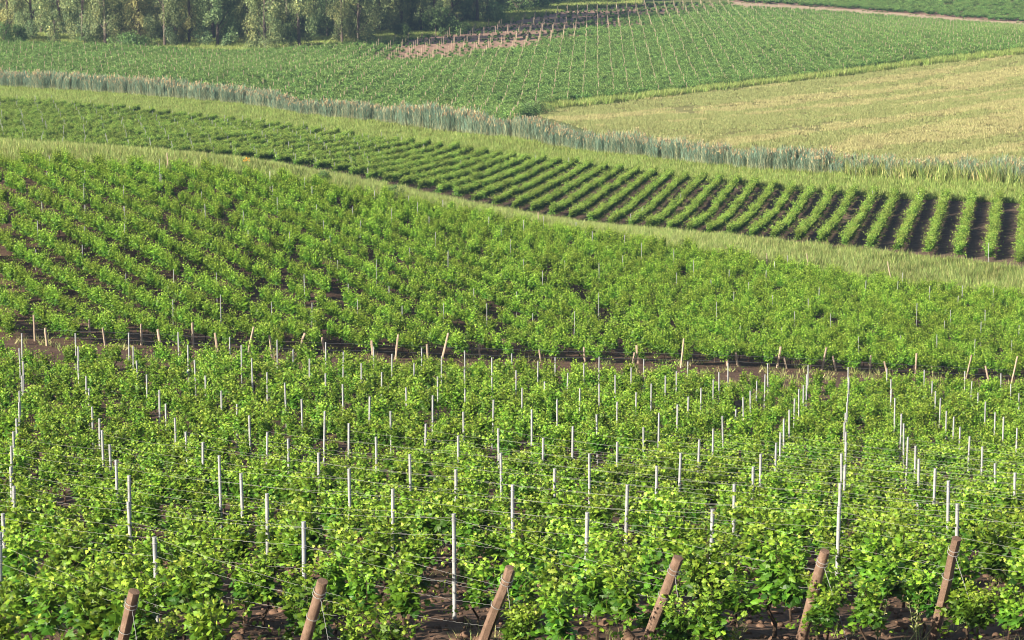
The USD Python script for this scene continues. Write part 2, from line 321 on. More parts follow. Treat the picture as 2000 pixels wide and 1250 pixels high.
# ------------------------------------------------------------------ grapevines
def grow_vine(rng, shoots, step, leaf, tmpl, reach=.5, height=(.45, .95), spread=.30, base=.62, drop=.18, lat=.6, sway=.28):
    """Trunk, canes along the wire and leafy shoots. x runs along the row."""
    wood, canes = [], []
    lean = rng.normal(0, .05, 2)
    tr = np.array([[0, 0, -.1], [lean[0] * .5, lean[1], .2], [lean[0], -lean[1], .42], [0, 0, base]])
    wood.append(tube(tr, [.032, .028, .024, .022], 6))
    for s in (-1, 1):
        xs = np.linspace(0, s * reach, 4)
        wood.append(tube(np.column_stack([xs, rng.normal(0, .015, 4), base + np.array([0, .05, .03, .02])]), [.018, .014, .011, .009], 5))
    P, T, N, S, A = [], [], [], [], []
    for k in range(shoots):
        x0 = rng.uniform(-reach, reach); ln = rng.uniform(*height)
        d = np.array([rng.normal(0, .25), rng.normal(0, spread), 1.0])
        if rng.random() < drop: d = np.array([rng.normal(0, .4), rng.choice([-1, 1]) * rng.uniform(.5, 1.0), rng.uniform(-.5, .3)]); ln *= .65
        d = unit(d); n = max(4, int(ln / step)); t = np.linspace(0, 1, n)
        bend = np.array([rng.normal(0, .2), rng.normal(0, sway), -rng.uniform(.05, .35)])
        path = np.array([x0, 0, base]) + t[:, None] * d * ln + (t**2)[:, None] * bend * ln
        canes.append(tube(path[[0, n // 2, n - 1]], [.006, .0045, .002], 3, cap=False))
        for rep in range(2):
            keep = rng.random(n) < (1.0 if rep == 0 else lat)
            p = path[keep]; tt = t[keep]; m = len(p)
            if m == 0: continue
            ang = rng.uniform(0, 2 * np.pi) + np.arange(m) * np.pi + rng.normal(0, .7, m)
            side = np.stack([np.cos(ang), np.sin(ang), rng.uniform(-.2, .5, m)], 1)
            pet = rng.uniform(.03, .10, m)[:, None]
            P.append(p + side * pet + rng.normal(0, .015, (m, 3)))
            T.append(side + np.stack([rng.normal(0, .3, m), rng.normal(0, .3, m), -rng.uniform(.1, .9, m) + tt * .7], 1))
            N.append(np.stack([.5 * side[:, 0] + rng.normal(0, .45, m), .85 * side[:, 1] + rng.normal(0, .4, m), rng.uniform(.15, .95, m)], 1))
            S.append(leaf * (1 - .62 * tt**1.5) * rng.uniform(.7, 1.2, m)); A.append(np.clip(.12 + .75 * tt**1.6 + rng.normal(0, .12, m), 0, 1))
    P, T, N, S, A = map(np.concatenate, (P, T, N, S, A))
    return tubes(wood), tubes(canes), leaves(P, T, N, S, rng.uniform(.85, 1.1, len(P)), A, rng, tmpl)

NV = 12
near_classes = []
for k in range(NV):
    g = np.random.default_rng(100 + k)
    w, c, (lv, lf, lu) = grow_vine(g, 16 + k % 5, .055, .145, NEAR, height=(.4, 1.15), spread=.24, drop=.30, lat=.9, reach=.32)
    path = proto_class(f'grapevine_kind_{k:02d}'); near_classes.append(path)
    usdkit.mesh(stage, path + '/trunk', w, L + 'vine_wood', 40)
    usdkit.mesh(stage, path + '/canes', c, L + 'vine_wood')
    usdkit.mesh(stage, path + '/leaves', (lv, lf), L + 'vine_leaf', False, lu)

rng = np.random.default_rng(7)
def in_view(P, mu=120, mv=160):
    uv, d = seen(P); return (d > 5) & (uv[:, 0] > -mu) & (uv[:, 0] < 2000 + mu) & (uv[:, 1] > -mv) & (uv[:, 1] < 1250 + mv), d
# near block
pts = []
for i in range(-26, 60):
    for j in np.arange(-0.12, 14.5, 1.05 / STEP):
        if rng.random() < (.15 if j < .9 else .07): continue
        pts.append(lattice(i, j) + rng.normal(0, .07, 2) + DIR * rng.normal(0, .1))
pts = np.array(pts); ok, dep = in_view(onto(pts), 160, 240)
back = shapely.LineString(push(K['mid_front'], -11.0)); mf = between(np.vstack([(-300, -300), (300, -300)]), near_back)
ok &= shapely.contains_xy(mf, pts[:, 0], pts[:, 1])
pts, dep = pts[ok], dep[ok]; order = np.argsort(dep); pts = pts[order]
pts = np.vstack([[lattice(k, .05) + [.02 + .1 * (k % 2), -.55] for k in range(1, 6)], pts])
P1 = onto(pts); n1 = len(P1)
inframe = in_view(P1 + [0, 0, .8], 20, 60)[0]
yaw1 = ROWYAW + rng.choice([0, np.pi], n1) + rng.normal(0, .12, n1); sc1 = rng.uniform(.70, 1.16, n1); id1 = rng.integers(0, NV, n1)
# thin, weak patches
weak = meshkit.noise(np.column_stack([pts * .16, pts[:, :1] * 0]), 3); sc1 *= np.where(weak < .30, .82, 1.0)
sc1[:5] = .66
e_ = np.array([lattice(k, .0) for k in range(1, 6)]); d_ = np.linalg.norm(pts[:, None] - e_[None], axis=2).min(1); sc1[5:] = np.where(d_[5:] < .75, np.minimum(sc1[5:], .78), sc1[5:])
single = np.nonzero(inframe)[0][:300]; rest = np.setdiff1d(np.arange(n1), single)
for k in single:
    x = xform('grapevine', P1[k], yaw1[k], sc1[k], near_classes[id1[k]])
    if k < 5: tag(x, f'low leafy grapevine growing against the {["second", "third", "fourth", "fifth", "sixth"][k]} wooden end post from the left', 'grapevine')
    else: tag(x, 'leafy green grapevine on the wires in the front rows of the nearest vineyard block', 'grapevine', 'grapevines in the front rows of the nearest block')
pi_path = '/World/vine_rows_behind'
UsdGeom.PointInstancer.Define(stage, pi_path); UsdGeom.Xform.Define(stage, pi_path + '/prototypes')
near_t = []
for k in range(NV):
    x = UsdGeom.Xform.Define(stage, f'{pi_path}/prototypes/grapevine_{k:02d}'); x.GetPrim().GetReferences().AddInternalReference(near_classes[k]); near_t.append(str(x.GetPath()))
tag(instancer(pi_path, near_t, P1[rest], yaw1[rest], sc1[rest], id1[rest]), 'mass of green grapevines filling the back half of the nearest block, up to the bare dirt strip', 'grapevines', None, 'stuff')

# middle block: rows one by one
mid_t = []; NM = 9
first_row = '/World/vine_row'
mf_line = shapely.LineString(K['mid_front']); Lm = mf_line.length
s0 = mf_line.project(shapely.Point(at(47, 669, 126)[:2])); s1 = mf_line.project(shapely.Point(at(152, 673, 127)[:2])); gap = s1 - s0
mid_rows = []
for k in range(-14, 60):
    s = s0 + gap * k
    if not 0 < s < Lm: continue
    o = np.array(mf_line.interpolate(s).coords[0]); q = o + np.outer(np.arange(0.3, 125, .92), DIR)
    q = q[shapely.contains_xy(P_MID, q[:, 0], q[:, 1])]
    if len(q) < 3: continue
    q = q[rng.random(len(q)) > .06]; q = q + rng.normal(0, .06, q.shape)
    v = in_view(onto(q), 60, 60)[0]
    if v.sum() < 3: continue
    mid_rows.append((k, o, q[v]))
def build_protos(home, name, n, seed, mat, **kw):
    UsdGeom.Xform.Define(stage, home + '/prototypes'); out = []
    for k in range(n):
        g = np.random.default_rng(seed + k); a = dict(kw); w, c, (lv, lf, lu) = grow_vine(g, **a)
        x = UsdGeom.Xform.Define(stage, f'{home}/prototypes/{name}_{k:02d}')
        usdkit.mesh(stage, f'{x.GetPath()}/trunk', w, L + 'vine_wood'); usdkit.mesh(stage, f'{x.GetPath()}/leaves', (lv, lf), L + mat, False, lu)
        out.append(str(x.GetPath()))
    return out
def row_thing(name, o, q, targets, yaw, size, label, group, zs=(1, 1), wide=1.0):
    base = onto(o)[0]; x = xform(name, base); path = str(x.GetPath())
    P = onto(q) - base; n = len(P)
    s = rng.uniform(*size, n)[:, None] * np.column_stack([np.ones(n), np.full(n, wide), rng.uniform(zs[0], zs[1], n)])
    f = instancer(path + '/foliage', targets, P, yaw + rng.choice([0, np.pi], n) + rng.normal(0, .12, n), s, rng.integers(0, len(targets), n))
    tag(f, None, None, None, 'stuff'); tag(x, label, 'vine row', group)
ORD = ['first', 'second', 'third', 'fourth', 'fifth', 'sixth', 'seventh', 'eighth', 'ninth', 'tenth', 'eleventh', 'twelfth']
ends_ = [r for r, (k, o, q) in enumerate(mid_rows) if in_view(onto(o), 0, 0)[0][0]]
for r, (k, o, q) in enumerate(mid_rows):
    if r == 0:
        UsdGeom.Xform.Define(stage, '/World/vine_row'); UsdGeom.PointInstancer.Define(stage, '/World/vine_row/foliage')
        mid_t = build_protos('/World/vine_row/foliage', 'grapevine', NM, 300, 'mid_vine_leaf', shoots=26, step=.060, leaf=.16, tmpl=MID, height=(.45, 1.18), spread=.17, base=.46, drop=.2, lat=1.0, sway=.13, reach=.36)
    row_thing('vine_row', o, q, mid_t, ROWYAW, (.84, 1.14), (f'middle block vine row, {ORD[ends_.index(r)]} from the left along the dirt strip' if r in ends_[:12] else 'slanting row of bright green grapevines in the right part of the middle block' if r in ends_ else 'slanting row of bright green grapevines entering the middle block from the left'), 'vine rows of the middle block')

# third field: hedge-like rows on dark soil
D3 = unit(np.array([9.6, 46.0])); yaw3 = math.atan2(D3[1], D3[0])
f3line = shapely.LineString(K['f3_front'])
_s = np.linspace(0, f3line.length, 1500); _q = np.array([f3line.interpolate(x).coords[0] for x in _s]); _u = 1000 + FPX * _q[:, 0] / (_q[:, 1] * math.cos(PITCH) + 26.5 * math.sin(PITCH))
s0 = np.interp(1872, _u, _s); gap3 = np.interp(1932, _u, _s) - s0
first = True
f3_posts, f3_rows = [], []
UsdGeom.Xform.Define(stage, '/World/hedge_row')
for k in range(-140, 40):
    s = s0 + gap3 * k
    if not 0 < s < f3line.length: continue
    o = np.array(f3line.interpolate(s).coords[0]); q = o + np.outer(np.arange(0.2, 160, .85), D3)
    q = q[shapely.contains_xy(P_F3, q[:, 0], q[:, 1])]
    if len(q) < 3: continue
    v = in_view(onto(q), 40, 40)[0]; q = q[v]
    if v.sum() < 3: continue
    f3_posts += [p for p in q[::8]]
    q = q[rng.random(len(q)) > .03] ; q = q + rng.normal(0, .06, q.shape)
    if first:
        UsdGeom.PointInstancer.Define(stage, '/World/hedge_row/foliage')
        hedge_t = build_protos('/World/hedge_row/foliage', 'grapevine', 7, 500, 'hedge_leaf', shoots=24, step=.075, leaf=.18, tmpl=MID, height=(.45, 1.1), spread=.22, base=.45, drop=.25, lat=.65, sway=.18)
        first = False
    f3_rows.append((o, q))
for n_, (o, q) in enumerate(f3_rows):
    m_ = len(f3_rows) - 1 - n_
    row_thing('hedge_row', o, q, hedge_t, yaw3, (.9, 1.1), 'straight trimmed row of dark green vines on the dark soil below the reeds' if m_ > 9 else f'straight green vine row on dark soil below reeds, {["rightmost", "second", "third", "fourth", "fifth", "sixth", "seventh", "eighth", "ninth", "tenth"][m_]} from the right edge'.replace('rightmost from', 'nearest'), 'parallel vine rows of the field below the reeds', (.9, 1.12), 1.12)

# far vineyard slope
def fill_rows(poly, d, gap, step, jitter, g):
    d = unit(np.array(d, float)); n = np.array([d[1], -d[0]]); b = np.array(poly.exterior.coords)
    u0, u1, v0, v1 = (b @ n).min(), (b @ n).max(), (b @ d).min(), (b @ d).max()
    A, B = np.meshgrid(np.arange(u0, u1, gap), np.arange(v0, v1, step), indexing='ij'); xy = A.ravel()[:, None] * n + B.ravel()[:, None] * d
    xy = xy[shapely.contains_xy(poly, xy[:, 0], xy[:, 1])]; return xy + g.normal(0, jitter, xy.shape), math.atan2(d[1], d[0])
def stuff_vines(name, poly, d, label, density, seed, t=None, sz=(.9, 1.15)):
    g = np.random.default_rng(seed); xy, yaw = fill_rows(poly, d, 1.4, 1.5, .34, g)
    P = onto(xy); v = in_view(P, 30, 60)[0]; xy, P = xy[v], P[v]
    dn, sz_ = density(xy, P); keep = g.random(len(P)) < dn; P = P[keep]; sz_ = np.broadcast_to(sz_, len(keep))[keep]; n = len(P); path = f'/World/{name}'
    UsdGeom.PointInstancer.Define(stage, path)
    if t is None:
        t = build_protos(path, 'grapevine', 7, 700, 'far_vine_leaf', shoots=26, step=.11, leaf=.33, tmpl=CARD, reach=.8, height=(.65, 1.2), spread=.85, base=.5, drop=.25, lat=.5)
    tag(instancer(path, t, P, yaw + g.choice([0, np.pi], n) + g.normal(0, .15, n), g.uniform(*sz, n) * sz_, g.integers(0, len(t), n)), label, 'grapevines', None, 'stuff')
    return t
def dens_far(xy, P):
    uv = seen(P)[0]; edge = shapely.distance(shapely.LineString(K['far_back']), shapely.points(xy))
    hill = np.interp(xy[:, 0], [-32, -20, 14, 30, 60, 85], [0, 1, 1, .85, .55, .2])
    nz = meshkit.noise(np.column_stack([xy * .07, xy[:, :1] * 0]), 4)
    young = hill * np.clip((38 + 18 * (nz - .5) - edge) / 16, 0, 1)
    left = np.clip((-5 - xy[:, 0]) / 25, 0, 1) * np.clip((30 - edge) / 8, 0, 1) * np.clip((xy[:, 0] + 45) / 12, 0, 1)
    return .97 - .6 * young, 1 - .62 * young
far_t = stuff_vines('far_vineyard', P_FAR, (.032, 1), 'mass of green vine rows covering the far slope behind the reeds', dens_far, 11)
stuff_vines('hilltop_vineyard', P_FAR2, (.6, 1), 'green vines above the pale dirt strip at the top right', lambda xy, P: (np.full(len(xy), .6), 1.0), 12, far_t, (.8, 1.0))

# ------------------------------------------------------------------ posts and wires
def box_post(w, h, bury=.3):
    m = trimesh.creation.box((w, w, h + bury)); m.apply_translation((0, 0, (h - bury) / 2)); return m
path_post = proto_class('vine_post_kind')
c = trimesh.creation.cylinder(.033, 2.15, sections=10); c.apply_translation((0, 0, 1.8 - 2.15 / 2))
cp = trimesh.creation.cylinder(.036, .02, sections=10); cp.apply_translation((0, 0, 1.797))
usdkit.mesh(stage, path_post + '/shaft', c, L + 'post_metal', 40)
usdkit.mesh(stage, path_post + '/cap', cp, L + 'post_metal', 40)
for k, z in enumerate((.62, 1.0, 1.38, 1.70)):
    t = trimesh.creation.torus(.04, .006, 10, 4); t.apply_translation((0, 0, z))
    usdkit.mesh(stage, f'{path_post}/wire_clip' + (f'_{k:03d}' if k else ''), t, L + 'wire_metal', 60)
MEAS = {(1, 0): (304, 1050), (1, 1): (592, 1020), (1, 2): (887, 1004), (1, 3): (1144, 1000), (1, 4): (1388, 995), (1, 5): (1637, 990), (1, 6): (1871, 985),
 (2, 0): (257, 980), (2, 1): (521, 964), (2, 2): (765, 955), (2, 3): (1001, 947), (2, 4): (1221, 947), (2, 5): (1434, 946), (2, 6): (1640, 943), (2, 7): (1854, 940),
 (3, 0): (252, 928), (3, 1): (474, 925), (3, 2): (683, 915), (3, 3): (891, 917), (3, 4): (1083, 915), (3, 5): (1281, 910), (3, 6): (1469, 912), (3, 7): (1649, 910), (3, 8): (1825, 915), (3, 9): (1983, 924),
 (4, 0): (227, 899), (4, 1): (430, 890), (4, 2): (622, 885), (4, 3): (802, 888), (4, 4): (980, 885), (4, 5): (1152, 887), (4, 6): (1325, 885), (4, 7): (1485, 887), (4, 9): (1795, 897), (4, 10): (1948, 905),
 (5, 0): (216, 869), (6, 0): (201, 841), (7, 0): (193, 818), (8, 0): (180, 795), (9, 0): (173, 759), (10, 0): (167, 735), (11, 0): (154, 705), (12, 0): (152, 677), (13, 0): (147, 651),
 (5, 1): (394, 864), (6, 1): (366, 844), (7, 1): (343, 817), (8, 1): (323, 789), (9, 1): (310, 762), (10, 1): (286, 732), (11, 1): (269, 705), (12, 1): (259, 677), (13, 1): (251, 650),
 (5, 2): (564, 857), (6, 2): (519, 845), (7, 2): (488, 812), (8, 2): (462, 790), (9, 2): (432, 764), (10, 2): (401, 734), (11, 2): (382, 703), (12, 2): (367, 674), (11, 3): (493, 700), (12, 3): (471, 674),
 (5, -1): (22, 871), (6, -1): (27, 844), (7, -1): (32, 818), (9, -1): (38, 764), (10, -1): (42, 734), (12, -1): (39, 680), (13, -1): (42, 651)}
posts = []                                             # x, y, z, height factor
row_tops = {}
for i in range(-20, 60):
    for j in range(1, 14):
        g = np.random.default_rng(1000 + i * 50 + j + 2000)
        xy = lattice(i, j) + g.normal(0, .05, 2); m = MEAS.get((j, i - j))
        z = ground(xy)[0]; h = 1.8 + g.normal(0, .05)
        if m:
            (uv,), (d,) = seen([[*xy, z + 1.8]]); xy = xy + [(m[0] - uv[0]) * d / FPX, 0]; z = ground(xy)[0]
            (uv,), (d,) = seen([[*xy, z + 1.8]]); h = float(np.clip(1.8 - (m[1] - uv[1]) * d / FPX, 1.45, 2.2))
        if not shapely.contains_xy(mf, *xy): continue
        row_tops.setdefault(i, []).append((j, xy[0], xy[1], z, h))
        if in_view(np.array([[*xy, z + h]]), 10, 10)[0][0]: posts.append((*xy, z, h, 'near', j))
for k, o, q in mid_rows:
    for t in np.arange(7.0, 120, STEP):
        if rng.random() < .4: continue
        xy = o + t * DIR + rng.normal(0, .08, 2)
        if shapely.contains_xy(P_MID, *xy) and in_view(onto(xy, 1.8), 5, 5)[0][0]: posts.append((*xy, ground(xy)[0], 1.60 + rng.normal(0, .14), 'mid', 0))
n_near = sum(p[4] == 'near' for p in posts)
mids = sorted([p for p in posts if p[4] == 'mid'], key=lambda p: p[1])
allp = [p for p in posts if p[4] == 'near'] + mids
lines = {j: sorted(q[0] / q[1] for q in allp if q[4] == 'near' and q[5] == j) for j in range(1, 6)}
for p in allp[:300]:
    lean = None
    x = UsdGeom.Xform.Define(stage, numbered('/World/vine_post')); x.AddTranslateOp().Set(tuple(map(float, p[:3])))
    x.AddRotateXYZOp().Set((float(rng.normal(0, .8)), float(rng.normal(0, .8)), float(rng.uniform(0, 90)))); x.AddScaleOp().Set((1, 1, float(p[3] / 1.8)) if p[4] == 'near' else (.62, .62, float(p[3] / 1.8)))
    x.GetPrim().GetReferences().AddInternalReference(path_post); x.GetPrim().SetInstanceable(True)
    if p[4] == 'near' and p[5] in lines and lines[p[5]].index(p[0] / p[1]) < 12:
        tag(x, f'pale metal post, {ORD[lines[p[5]].index(p[0] / p[1])]} from left in the {ORD[p[5] - 1]} post line from the front', 'vine post', 'pale metal posts in the nearest vineyard block')
    elif p[4] == 'near': tag(x, 'slim pale grey metal post standing above the vines of the nearest block', 'vine post', 'pale metal posts in the nearest vineyard block')
    else: tag(x, 'slim grey metal post half hidden in the vines of the middle block', 'vine post', 'grey metal posts in the middle block')
rest_posts = allp[300:]
pp = np.array([p[:3] for p in rest_posts]).reshape(-1, 3)
f3p = np.array([p for p in f3_posts if p[0] < -14 or rng.random() < .05]); f3p = onto(f3p + rng.normal(0, .05, f3p.shape))
g = np.random.default_rng(21)
fx, _ = fill_rows(P_FAR, (.032, 1), 2.5, 6.0, .08, g); fp = onto(fx); fp = fp[in_view(fp, 5, 5)[0]]
path = '/World/far_posts'; UsdGeom.PointInstancer.Define(stage, path); UsdGeom.Xform.Define(stage, path + '/prototypes')
usdkit.mesh(stage, path + '/prototypes/post', box_post(.04, 1.5), L + 'post_metal'); usdkit.mesh(stage, path + '/prototypes/wooden_post', box_post(.065, 1.7), L + 'pale_wood')
pos = np.vstack([pp, f3p, fp]); kind = np.concatenate([np.zeros(len(pp)), np.zeros(len(f3p)), np.ones(len(fp))])
tag(instancer(path, [path + '/prototypes/post', path + '/prototypes/wooden_post'], pos, rng.uniform(0, 1.5, len(pos)), np.column_stack([np.ones(len(pos)), np.ones(len(pos)), rng.uniform(.85, 1.1, len(pos))]), kind),
    'hundreds of thin pale posts standing among the vines of the farther fields', 'vine posts', None, 'stuff')

# wires of the near rows
wires = 0
def sag(a, b, n=5):
    t = np.linspace(0, 1, n)[:, None]; p = a + (b - a) * t; p[:, 2] -= .05 * 4 * (t * (1 - t))[:, 0]; return p
for i, lst in sorted(row_tops.items()):
    lst = sorted(lst)[:6]
    P = np.array([(x, y, z) for j, x, y, z, h in lst if j <= 6])
    if len(P) < 2 or lst[0][0] != 1: continue
    e = lattice(i, .06); P = np.vstack([[*e, ground(e)[0]], P])
    if not in_view(P + [0, 0, 1.2], 60, 60)[0].any(): continue
    w = xform('trellis_wires', P[0]); wp = str(w.GetPath())
    for z0, z1 in ((.55, .62), (.85, 1.0), (1.02, 1.38), (1.12, 1.66)):
        line = []
        for a in range(len(P) - 1):
            line.append(sag(P[a] + [0, 0, z0 if a == 0 else z1], P[a + 1] + [0, 0, z1])[:-1] if a < len(P) - 2 else sag(P[a] + [0, 0, z1], P[a + 1] + [0, 0, z1]))
        line = np.vstack(line) - P[0]
        obj('wire', tube(line, .0016, 3), 'wire_metal', wp)
    tag(w, 'thin grey trellis wires strung along one row of the nearest vineyard block', 'trellis wires', 'trellis wires of the nearest block')

# leaning wooden end posts in front
def wood_post(r, h, g, taper=.85, sides=12):
    n = 7; zz = np.linspace(-.35, h, n); rr = r * np.linspace(1, taper, n) * (1 + g.normal(0, .03, n))
    v, f = tube(np.column_stack([g.normal(0, r * .06, n), g.normal(0, r * .06, n), zz]), rr, sides)
    v[:, :2] *= 1 + .06 * np.sin(np.arctan2(v[:, 1], v[:, 0]) * 5 + g.uniform(0, 6))[:, None]
    v[-1, 2] += .01; return v, f
ENDS = [((262, 1155), (240, 1250), 'leaning brown wooden end post at the bottom left, nearest the left edge'),
        ((630, 1135), (608, 1215), 'short split grey brown end post wired at its top, second from the left'),
        ((998, 1110), (966, 1195), 'leaning brown wooden end post at the bottom centre, half sunk in leaves'),
        ((1326, 1090), (1290, 1180), 'steeply leaning pale brown end post right of the centre, leaves around its foot'),
        ((1612, 1076), (1592, 1150), 'thick reddish brown end post leaning beside a tall pale metal post'),
        ((1868, 1052), (1850, 1130), 'brown wire-bound end post directly in front of a pale metal post, far right')]
for k, ((u0, v0), (u1, v1), lab) in enumerate(ENDS):
    i = k + 0; Yt = float(lattice(i, .05)[1]) ; g = np.random.default_rng(60 + k)
    top, low = at(u0, v0, Yt - .25), at(u1, v1, Yt)
    ax = low - top; zb = ground(low[:2])[0]; foot = top + ax * ((zb - top[2]) / ax[2])
    hgt = np.linalg.norm(top - foot); dirv = unit(top - foot)
    x = UsdGeom.Xform.Define(stage, numbered('/World/end_post')); x.AddTranslateOp().Set(tuple(map(float, foot)))
    zz = dirv; xx = unit(np.cross([0, 1.0, 0], zz)); yy = np.cross(zz, xx)
    R = np.stack([xx, yy, zz], 1)
    v, f = wood_post(.082, hgt, g); v = v @ R.T
    usdkit.mesh(stage, f'{x.GetPath()}/stake', (v, f), L + 'post_wood', 40)
    for q_, zq in enumerate((hgt * .86, hgt * .90, hgt * .62)):
        t = trimesh.creation.torus(.086, .005, 14, 4); tv = (np.array(t.vertices) @ trimesh.transformations.rotation_matrix(.15, (1, 0, 0))[:3, :3].T + [0, 0, zq]) @ R.T
        obj('wire_loop', (tv, np.array(t.faces)), 'wire_metal', str(x.GetPath()) + '/stake')
    stay = np.array([[0, 0, hgt * .88], [.02, 0, hgt * .88]]) @ R.T; end = np.array([*(-DIR * 1.1), 0.0]) ; end[2] = ground(foot[:2] + end[:2])[0] - foot[2]
    obj('stay_wire', tube(np.vstack([stay[0], (stay[0] + end) / 2, end]), .004, 4), 'wire_metal', str(x.GetPath()))
    tag(x, lab, 'end post', 'wooden end posts of the nearest block')

# wooden posts along the dirt strip: foot and top as they stand
STRIP = [(68, 668, 68, 616), (92, 673, 90, 637), (175, 670, 176, 623), (206, 681, 202, 641), (276, 670, 277, 627), (314, 690, 310, 648), (377, 680, 377, 630), (425, 690, 421, 650),
         (483, 690, 497, 632), (531, 699, 527, 655), (580, 680, 596, 638), (634, 690, 630, 656), (729, 695, 726, 657), (772, 697, 778, 645), (836, 702, 834, 668), (862, 708, 876, 650), (938, 697, 934, 668),
         (1056, 700, 1053, 677), (1142, 706, 1140, 676), (1246, 698, 1243, 662), (1236, 708, 1239, 690), (1330, 713, 1335, 654), (1346, 705, 1343, 680), (1421, 712, 1419, 680), (1441, 712, 1436, 684),
         (1518, 710, 1524, 667), (1536, 712, 1530, 688), (1605, 717, 1613, 672), (1633, 720, 1625, 689), (1698, 712, 1700, 676), (1733, 722, 1726, 696), (1788, 716, 1789, 670), (1824, 727, 1819, 703),
         (1887, 730, 1896, 682), (1932, 742, 1923, 708), (1976, 745, 1985, 690)]
sl = np.array([p for p in CURVES['mid_front']], float)
for k, (u1, v1, u0, v0) in enumerate(STRIP):
    g = np.random.default_rng(900 + k); Y = float(np.interp(u1, sl[:, 0], sl[:, 2])) - 1.2 + (v1 < np.interp(u1, sl[:, 0], sl[:, 1]) - 2) * 1.5
    low = at(u1, v1, Y); low[2] = ground(low[:2])[0]; (uvl,), (d,) = seen([low])
    hgt = (v1 - v0) * d / FPX; top = low + [(u0 - u1) * d / FPX, -.12, max(hgt, .6)]
    dirv = top - low; n = np.linalg.norm(dirv); zz = dirv / n; xx = unit(np.cross([0, 1.0, 0], zz)); yy = np.cross(zz, xx)
    v, f = wood_post(.055 + .02 * g.random(), n, g, .85, 8); v = v @ np.stack([xx, yy, zz], 1).T
    x = xform('wooden_post', low); obj('stake', (v, f), 'pale_wood', str(x.GetPath()), 40)
    ring = trimesh.creation.torus(.07, .006, 10, 4); rv = (np.array(ring.vertices) + [0, 0, n * .8]) @ np.stack([xx, yy, zz], 1).T
    obj('wire_loop', (rv, np.array(ring.faces)), 'wire_metal', str(x.GetPath()) + '/stake')
    lean = (u0 - u1) / max(v1 - v0, 1)
    side = 'leaning to the right' if lean > .15 else ('leaning to the left' if lean < -.12 else 'standing upright')
    tag(x, f'pale weathered wooden post {side} along the dirt strip behind the near block', 'wooden post', f'row-end posts along the dirt strip, {side}')
# the wire fence line along the strip's row ends
foot = [at(u1, v1, float(np.interp(u1, sl[:, 0], sl[:, 2])) - 1.2)[:2] for u1, v1, *_ in STRIP]
foot = onto(np.array(sorted(map(tuple, foot))))
w = xform('strip_wires', foot[0])
for h in (.45, .8): obj('wire', tube(foot - foot[0] + [0, 0, h], .005, 3), 'wire_metal', str(w.GetPath()))
tag(w, 'two thin wires running between the wooden posts along the dirt strip', 'wire')

# one crooked stake at the grass bank, and a few others
for (u1, v1, u0, v0, Y, lab) in [(1744, 560, 1732, 516, 187, 'tall crooked bleached stake leaning left at the grass bank on the right'), (1579, 530, 1575, 500, 191, 'short upright pale stake at the foot of the grass bank'),
                                 (1497, 525, 1497, 500, 191, 'grey stake at the upper edge of the middle block beside bare soil'), (1051, 455, 1051, 420, 194, 'thin brown stake on the grass bank near the centre'), (327, 335, 327, 304, 198, 'short pale stake on the grassy crest at the left')]:
    low = surf(u1, v1); low[2] = ground(low[:2])[0]; (_,), (d,) = seen([low])
    tip = np.array([(u0 - u1) * d / FPX, 0, (v1 - v0) * d / FPX + .2]); mid_ = tip * .55 + [tip[0] * .12 + .03, 0, 0]
    x = xform('stake', low); obj('shaft', tube(np.array([[0, 0, -.2], mid_ * .5, mid_, tip]), [.06, .055, .05, .035], 7), 'pale_wood', str(x.GetPath()), 40)
    tag(x, lab, 'stake')

# ------------------------------------------------------------------ grass, cereal, reeds
def tuft(g, n, h, w, spread, lean, dry=.3):
    ang = g.uniform(0, 2 * np.pi, n); r = spread * np.sqrt(g.random(n)); P = np.stack([r * np.cos(ang), r * np.sin(ang), np.full(n, -.03)], 1)
    T = np.stack([g.normal(0, lean, n), g.normal(0, lean, n), np.ones(n)], 1); N = np.stack([g.normal(0, 1, n), g.normal(0, 1, n), np.full(n, .2)], 1)
    s = h * g.uniform(.55, 1.15, n); return leaves(P, T, N, s, w / s, np.where(g.random(n) < dry, g.uniform(.6, 1, n), g.uniform(0, .6, n)), g, BLADE)
def scatter(poly, per_m2, g):
    x0, y0, x1, y1 = poly.bounds; n = int((x1 - x0) * (y1 - y0) * per_m2); xy = np.column_stack([g.uniform(x0, x1, n), g.uniform(y0, y1, n)])
    xy = xy[shapely.contains_xy(poly, xy[:, 0], xy[:, 1])]; P = onto(xy); return P[in_view(P, 30, 40)[0]]
def grass(name, P, mat, label, cat, g, n=45, h=.5, w=.02, spread=.45, lean=.3, dry=.3, size=(.7, 1.3), kinds=4):
    path = f'/World/{name}'; UsdGeom.PointInstancer.Define(stage, path); UsdGeom.Xform.Define(stage, path + '/prototypes'); t = []
    for k in range(kinds):
        v, f, u = tuft(g, n, h, w, spread, lean, dry); usdkit.mesh(stage, f'{path}/prototypes/tuft_{k:02d}', (v, f), L + mat, False, u); t.append(f'{path}/prototypes/tuft_{k:02d}')
    tag(instancer(path, t, P, g.uniform(0, 6.28, len(P)), g.uniform(*size, len(P)), g.integers(0, kinds, len(P))), label, cat, None, 'stuff')
g = np.random.default_rng(31)
pa = scatter(P_BANDA.buffer(.3), 2.6, g)
fd_ = shapely.distance(shapely.LineString(K['f3_front']), shapely.points(pa[:, :2])); pa = pa[fd_ > 1.8]
grass('bank_grass', pa, 'dry_grass_blade', 'tall yellowish green grass on the bank between the middle block and the straight rows', 'grass', g, 60, .62, .035, .5, .25, .2)
grass('ditch_grass', scatter(P_BANDB, 2.2, g), 'grass_blade', 'bright green grass strip along the foot of the reeds', 'grass', g, 55, .55, .045, .55, .3, .12)
field_edge = P_WEDGE
grass('field_edge_grass', scatter(field_edge, 1.6, g), 'grass_blade', 'green grass edge between the cereal field and the far vineyard', 'grass', g, 60, 1.0, .07, .7, .3, .25)
